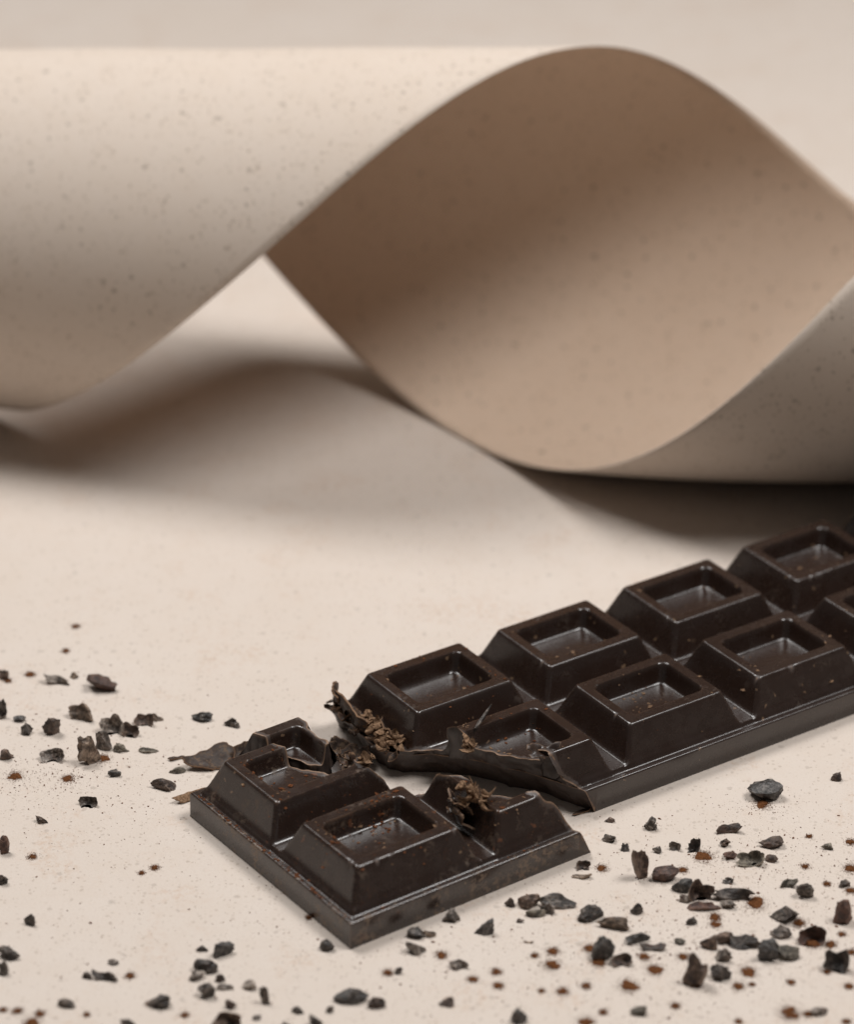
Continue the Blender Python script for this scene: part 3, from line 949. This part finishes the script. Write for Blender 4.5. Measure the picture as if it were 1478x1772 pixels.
def powder_mesh(w, d, seed):
    r = random.Random(seed)
    verts, faces = [], []
    na, nr = 22, 5
    off = r.uniform(0, 90)
    hgt = 0.015 + 0.06 * w
    verts.append((0, 0, hgt))
    for j in range(1, nr + 1):
        for i in range(na):
            a = 2 * math.pi * i / na
            e = 0.56 + 0.42 * mn.noise(Vector((math.cos(a) * 1.6, math.sin(a) * 1.6, off))) + 0.12 * mn.noise(Vector((math.cos(a) * 5, math.sin(a) * 5, off)))
            t = j / nr
            zz = hgt * (1 - t) ** 0.8 * (1 + 0.5 * mn.noise(Vector((math.cos(a) * t * 4, math.sin(a) * t * 4, off + 9))))
            verts.append((w / 2 * e * t * math.cos(a), d / 2 * e * t * math.sin(a), zz if j < nr else -0.004))
    for i in range(na):
        faces.append((0, 1 + i, 1 + (i + 1) % na))
        for j in range(nr - 1):
            a, b = 1 + j * na + i, 1 + j * na + (i + 1) % na
            faces.append((a, a + na, b + na, b))
    for _ in range(int(90 + 1300 * w)):
        a, t = r.uniform(0, 2 * math.pi), 0.30 + abs(r.gauss(0, 0.36))
        g = r.uniform(0.003, 0.009)
        grain(verts, faces, (w / 2 * t * math.cos(a), d / 2 * t * math.sin(a) * 1.1, g * 0.4 + hgt * max(0, 0.55 - t)), g, r)
    return mesh_data('cocoa_powder_spot', verts, faces, M_POWDER, smooth=True, sharp=50)

POWDER = [(131, 1084, 14), (114, 1126, 14), (52, 1167, 18), (13, 1178, 14), (177, 1312, 26), (26, 1343, 26), (118, 1347, 22), (56, 1482, 16),
 (268, 1501, 16), (245, 1510, 11), (225, 1688, 18), (30, 1749, 19), (5, 1747, 14), (69, 1754, 18), (150, 1755, 12), (320, 1756, 15), (54, 1769, 30),
 (764, 1652, 22), (671, 1683, 20), (859, 1681, 20), (818, 1694, 19), (862, 1705, 19), (955, 1670, 31), (957, 1645, 22), (925, 1653, 14),
 (974, 1715, 22), (937, 1714, 12), (534, 1587, 12),
 (1320, 1391, 28), (1218, 1481, 34), (1042, 1502, 20), (1182, 1505, 18), (1400, 1447, 11), (1393, 1499, 14), (1431, 1529, 14), (1472, 1457, 18), (1472, 1502, 24), (1472, 1541, 18),
 (1307, 1563, 38), (1238, 1586, 24), (1238, 1599, 20), (1133, 1677, 30), (1088, 1706, 35), (1014, 1706, 18), (1037, 1664, 30), (1115, 1655, 21),
 (1295, 1681, 30), (1278, 1706, 23), (1302, 1703, 11), (1204, 1703, 24), (1369, 1699, 15), (1469, 1706, 17), (1431, 1681, 14), (1457, 1616, 14), (1474, 1647, 18),
 (1367, 1753, 42), (1399, 1754, 17), (1169, 1740, 18), (1044, 1751, 16), (1014, 1768, 30), (1278, 1767, 14), (1465, 1767, 16),
 (1437, 1634, 22), (1383, 1597, 26), (1408, 1633, 28), (1182, 1655, 20), (1020, 1640, 22), (260, 1736, 16)]

def build_powder():
    taken = set()
    for i, (x, y, w) in enumerate(POWDER):
        p = at(x, y)
        k = px_per_cm(p)
        wc = 1.4 * w / k
        o = link('cocoa_powder_spot', powder_mesh(wc, wc * 1.05, 900 + i), None, (p.x, p.y, 0.0))
        size = 'broad' if w >= 26 else 'small' if w < 16 else 'rust'
        label = None
        for nx, ny, nw, nh, sh, co, nl in sorted(NIBS, key=lambda n: (n[0] - x) ** 2 + (2.0 * (n[1] - y)) ** 2)[:6]:
            dx, dy = x - nx, y - ny
            if abs(dx) > 1.4 * abs(dy):
                way = 'right of the' if dx > 0 else 'left of the'
            else:
                way = 'below the' if dy > 0 else 'above the'
            words = nl.split(',')[0]
            label = f'{size} cocoa powder spot {way} {words}'
            if label not in taken and len(label.split()) <= 16:
                break
        taken.add(label)
        tag(o, label, 'cocoa powder', 'spots of cocoa powder on the paper')
build_powder()

def build_dust():
    r = random.Random(31)
    verts, faces = [], []
    zones = [(1250, 1600, 220, 110, 900), (1000, 1690, 240, 60, 300), (1320, 1395, 40, 12, 60), (130, 1330, 130, 70, 260), (700, 1650, 300, 80, 160),
             (200, 1600, 220, 140, 160), (560, 1560, 60, 40, 40), (1350, 1480, 120, 40, 160), (120, 1160, 140, 60, 50), (40, 1345, 40, 14, 70), (118, 1350, 30, 12, 60), (300, 1380, 80, 60, 60)]
    for cx, cy, sx, sy, n in zones:
        for _ in range(n * 3):
            x, y = r.gauss(cx, sx), r.gauss(cy, sy)
            if y < 1060 or not (-60 < x < 1540):
                continue
            p = at(x, y)
            g = min(0.035, 0.003 + r.expovariate(1 / 0.004))
            grain(verts, faces, (p.x, p.y, g * 0.4), g, r)
    o = link('cocoa_dust', mesh_data('cocoa_dust', verts, faces, M_RUST, smooth=False))
    tag(o, 'fine brown cocoa dust strewn over the paper around the nibs', 'cocoa dust', None, 'stuff')
    # loose grains lying on the chocolate
    for nm, mat, lab, spots, seed in (
        ('cocoa_grains', M_RUST, 'rust cocoa grains lying on the chocolate tops', [(SMALL, 0, 0, 90), (SMALL, 0, 1, 110), (SMALL, 1, 0, 20), (MAIN, 1, 1, 26), (MAIN, 1, 0, 26), (MAIN, 2, 0, 5)], 5),
        ('chocolate_crumbs', M_CRUMB, 'tan chocolate crumbs lying on the chocolate squares', [(SMALL, 0, 0, 40), (SMALL, 0, 1, 36), (SMALL, 1, 0, 30), (MAIN, 1, 1, 16), (MAIN, 1, 0, 30), (MAIN, 2, 0, 30), (MAIN, 3, 0, 24), (MAIN, 2, 1, 8), (MAIN, 3, 1, 8), (MAIN, 4, 1, 12), (MAIN, 4, 0, 10)], 6)):
        r = random.Random(seed)
        verts, faces = [], []
        for B, c, q, n in spots:
            cl = [(r.uniform(-1, 1), r.uniform(-.8, .8)) for _ in range(4)]
            for _ in range(n):
                ku = r.choice(cl)
                u, v = (ku[0] + r.gauss(0, .14), ku[1] + r.gauss(0, .12)) if r.random() < .65 else (r.uniform(-1.25, 1.25), r.uniform(-1.1, 1.1))
                z = float(tile_height(np.array([u]), np.array([v]), 'F' if q == 0 else 'B')[0])
                U, V = u + c * P, v + q * PV
                kk = (k_bar if B is MAIN else k_piece)(U, V, z)
                if kk < 0.05:
                    continue
                g = min(0.055, 0.013 + r.expovariate(1 / 0.012))
                p = bar_point(B, U, V, z + g * 0.25)
                grain(verts, faces, p, g, r, 0.5)
        if nm == 'cocoa_grains':
            for _ in range(150):
                v_ = r.uniform(V0 + .1, V1 - .1)
                u_ = U0 + abs(r.gauss(0.03, 0.03)) + 0.03
                g = min(0.04, 0.010 + r.expovariate(1 / 0.008))
                if k_piece(u_, v_, HB) > 0.03:
                    grain(verts, faces, bar_point(SMALL, u_, v_, HB + g * .2), g, r, 0.5)
            for _ in range(40):
                u_ = r.uniform(U0 + .1, 3.0)
                g = min(0.035, 0.008 + r.expovariate(1 / 0.007))
                grain(verts, faces, bar_point(SMALL, u_, V0 + .09, HB + g * .2), g, r, 0.5)
        o = link(nm, mesh_data(nm, verts, faces, mat, smooth=False))
        tag(o, lab, 'crumbs', None, 'stuff')
build_dust()

# ---------------------------------------------------------------- shavings, flakes and splinters
def rest(verts, rot, floor=0.0):
    m = Matrix.Rotation(rot[2], 3, 'Z') @ Matrix.Rotation(rot[1], 3, 'Y') @ Matrix.Rotation(rot[0], 3, 'X')
    v = np.array([m @ Vector(p) for p in verts])
    v[:, 2] -= v[:, 2].min() - floor
    return v

def shaving(label, x, y, w, d, rot, seed, mat=None, zc=0.1, category='chocolate shaving', **kw):
    verts, faces, brk = sheet_mesh(w, d, seed, **kw)
    v = rest(verts, rot)
    p = at(x, y, zc)
    o = link('chocolate_shaving', mesh_data('chocolate_shaving', v, faces, mat or M_SHAVE, sharp=40, attr=brk), None, (p.x, p.y, 0.003))
    tag(o, label, category, 'chocolate shavings around the break')
    return o

R_ = math.radians
shaving('flat dark flake with tan scratches leaning on the back corner of the short piece', 360, 1308, 1.0, 0.78, (R_(-24), R_(-4), R_(192)), 1, zc=0.20, bend=0.04, curl=0.05, thick=0.06, ragged=0.30, taper=0.8, wave=0.07)
shaving('small tan splinter left of the leaning dark flake', 305, 1311, 0.30, 0.09, (0, 0, R_(25)), 2, zc=0.03, thick=0.03)
shaving('long thin pale shaving beside the left corner of the short piece', 330, 1378, 0.66, 0.20, (R_(20), 0, R_(32)), 3, mat=M_CRUMB, zc=0.05, bend=0.03, thick=0.03)
shaving('dark curled flake between the leaning flake and the chocolate fragment', 437, 1296, 0.85, 0.50, (R_(38), R_(-8), R_(22)), 4, zc=0.30, bend=0.05, curl=0.05, thick=0.06)
shaving('thin brown splinter at the broken foot of the long bar', 1006, 1405, 0.36, 0.08, (0, 0, R_(30)), 5, zc=0.02, thick=0.03)
shaving('dark triangular flake standing behind the chocolate fragment', 590, 1282, 0.55, 0.45, (R_(60), 0, R_(-20)), 6, zc=0.3, thick=0.06, taper=0.6)

# a splinter lying across the rim of the broken square of the long bar
verts, faces, brk = sheet_mesh(0.62, 0.08, 9, thick=0.05, taper=0.7, bend=0.02)
m = Matrix.Rotation(R_(62), 3, 'Z') @ Matrix.Rotation(R_(-16), 3, 'Y')
v = np.array([m @ Vector(p) for p in verts])
pp = at(838, 1240, 1.33)
o = link('chocolate_splinter', mesh_data('chocolate_splinter', v, faces, NIB['black'], sharp=40, attr=np.array(brk) * 0.0), None, pp)
tag(o, 'thin dark splinter lying across the rim of the broken square', 'chocolate splinter')

# flakes still hanging on the long bar's torn end: its own parts
def bar_flake(name, root, B, u, v, z, w, d, rot, seed, mat, **kw):
    verts, faces, brk = sheet_mesh(w, d, seed, **kw)
    o = link(name, mesh_data(name, verts, faces, mat, sharp=40, attr=brk), root, (u, v, z), rot)
    return o
bar_flake('flake', BAR_ROOT, MAIN, 1.36, 3.05, 0.62, 1.35, 0.62, (R_(62), R_(8), R_(82)), 11, M_SHAVE, bend=0.10, curl=0.06, thick=0.05, ragged=0.42, wave=0.10)
bar_flake('flake', BAR_ROOT, MAIN, 1.40, 3.66, 0.86, 0.50, 0.46, (R_(70), R_(-14), R_(70)), 12, M_SHAVE, bend=0.06, thick=0.05, ragged=0.5, wave=0.08, taper=0.5)
bar_flake('flake', BAR_ROOT, MAIN, 1.62, 2.15, 0.66, 0.75, 0.42, (R_(40), R_(6), R_(70)), 13, M_SHAVE, bend=0.06, curl=0.08, thick=0.05, ragged=0.45, wave=0.10)
bar_flake('flake', BAR_ROOT, MAIN, 3.05, -0.70, 1.22, 0.55, 0.34, (R_(34), R_(6), R_(-18)), 15, M_BAR, bend=0.06, thick=0.045, ragged=0.5, wave=0.10)

def curls(root, spots, seed, mat):
    """Small curled shavings heaped where the chocolate tore: each one a part of its piece."""
    r = random.Random(seed)
    shapes = []
    for i in range(7):
        verts, faces, brk = sheet_mesh(r.uniform(.12, .26), r.uniform(.08, .15), 40 + seed + i, bend=r.uniform(.02, .14), curl=r.uniform(0, .05), thick=r.uniform(.03, .06), ragged=0.45, n=16, rings=3, wave=0.05, twist=r.uniform(-.6, .6))
        shapes.append(mesh_data('crumb', verts, faces, mat, sharp=40, attr=brk))
    for i in range(7):
        q = r.uniform(.07, .17)
        me = nib_mesh(r.choice(('chunk', 'wedge')), q * r.uniform(.9, 1.6), q, q * r.uniform(.5, .9), mat, 700 + seed * 10 + i)
        me.name = 'crumb'
        shapes.append(me)
    for (u, v, z, su, sv, m) in spots:
        for i in range(int(m * 1.5)):
            link('crumb', r.choice(shapes), root, (u + r.gauss(0, su), v + r.gauss(0, sv), z + r.uniform(-.03, .16)), (r.uniform(-.9, .9), r.uniform(-.7, .7), r.uniform(0, 6.3)))
curls(BAR_ROOT, [(1.50, 1.95, 0.62, .13, .22, 26), (1.48, 2.6, 0.66, .06, .22, 12), (2.10, 0.25, 1.18, .06, .12, 6)], 3, M_CRUMB)
curls(BAR_ROOT, [(1.36, 2.2, 0.50, .10, .40, 18), (1.36, 3.2, 0.55, .06, .30, 12)], 9, M_SHAVE)
curls(PIECE_ROOT, [(1.84, -0.22, 1.24, .10, .14, 16), (1.02, 1.80, 1.22, .07, .06, 6)], 4, M_CRUMB)
curls(PIECE_ROOT, [(1.66, 0.02, 0.95, .06, .12, 10), (0.90, 2.0, 1.10, .10, .08, 6)], 5, M_SHAVE)
curls(FRAG_ROOT, [(1.25, 2.35, 0.60, .14, .25, 12)], 6, M_SHAVE)
bar_flake('flake', PIECE_ROOT, SMALL, 1.72, 0.05, 0.98, 0.62, 0.50, (R_(52), R_(6), R_(78)), 51, M_PIECE, bend=0.06, curl=0.05, thick=0.06, ragged=0.35, wave=0.08)
bar_flake('flake', PIECE_ROOT, SMALL, 1.66, -0.02, 0.78, 0.70, 0.44, (R_(58), R_(-6), R_(84)), 52, M_PIECE, bend=0.05, curl=0.05, thick=0.06, ragged=0.35, wave=0.08)
shaving('ragged brown shard nearest the torn end of the long bar', 618, 1300, 0.62, 0.42, (R_(35), R_(-12), R_(-30)), 61, zc=0.25, bend=0.06, curl=0.06, thick=0.07, ragged=0.45)
shaving('small dark shard wedged between the fragment and the long bar', 572, 1296, 0.45, 0.34, (R_(48), R_(10), R_(35)), 62, zc=0.2, bend=0.05, thick=0.06, ragged=0.4)
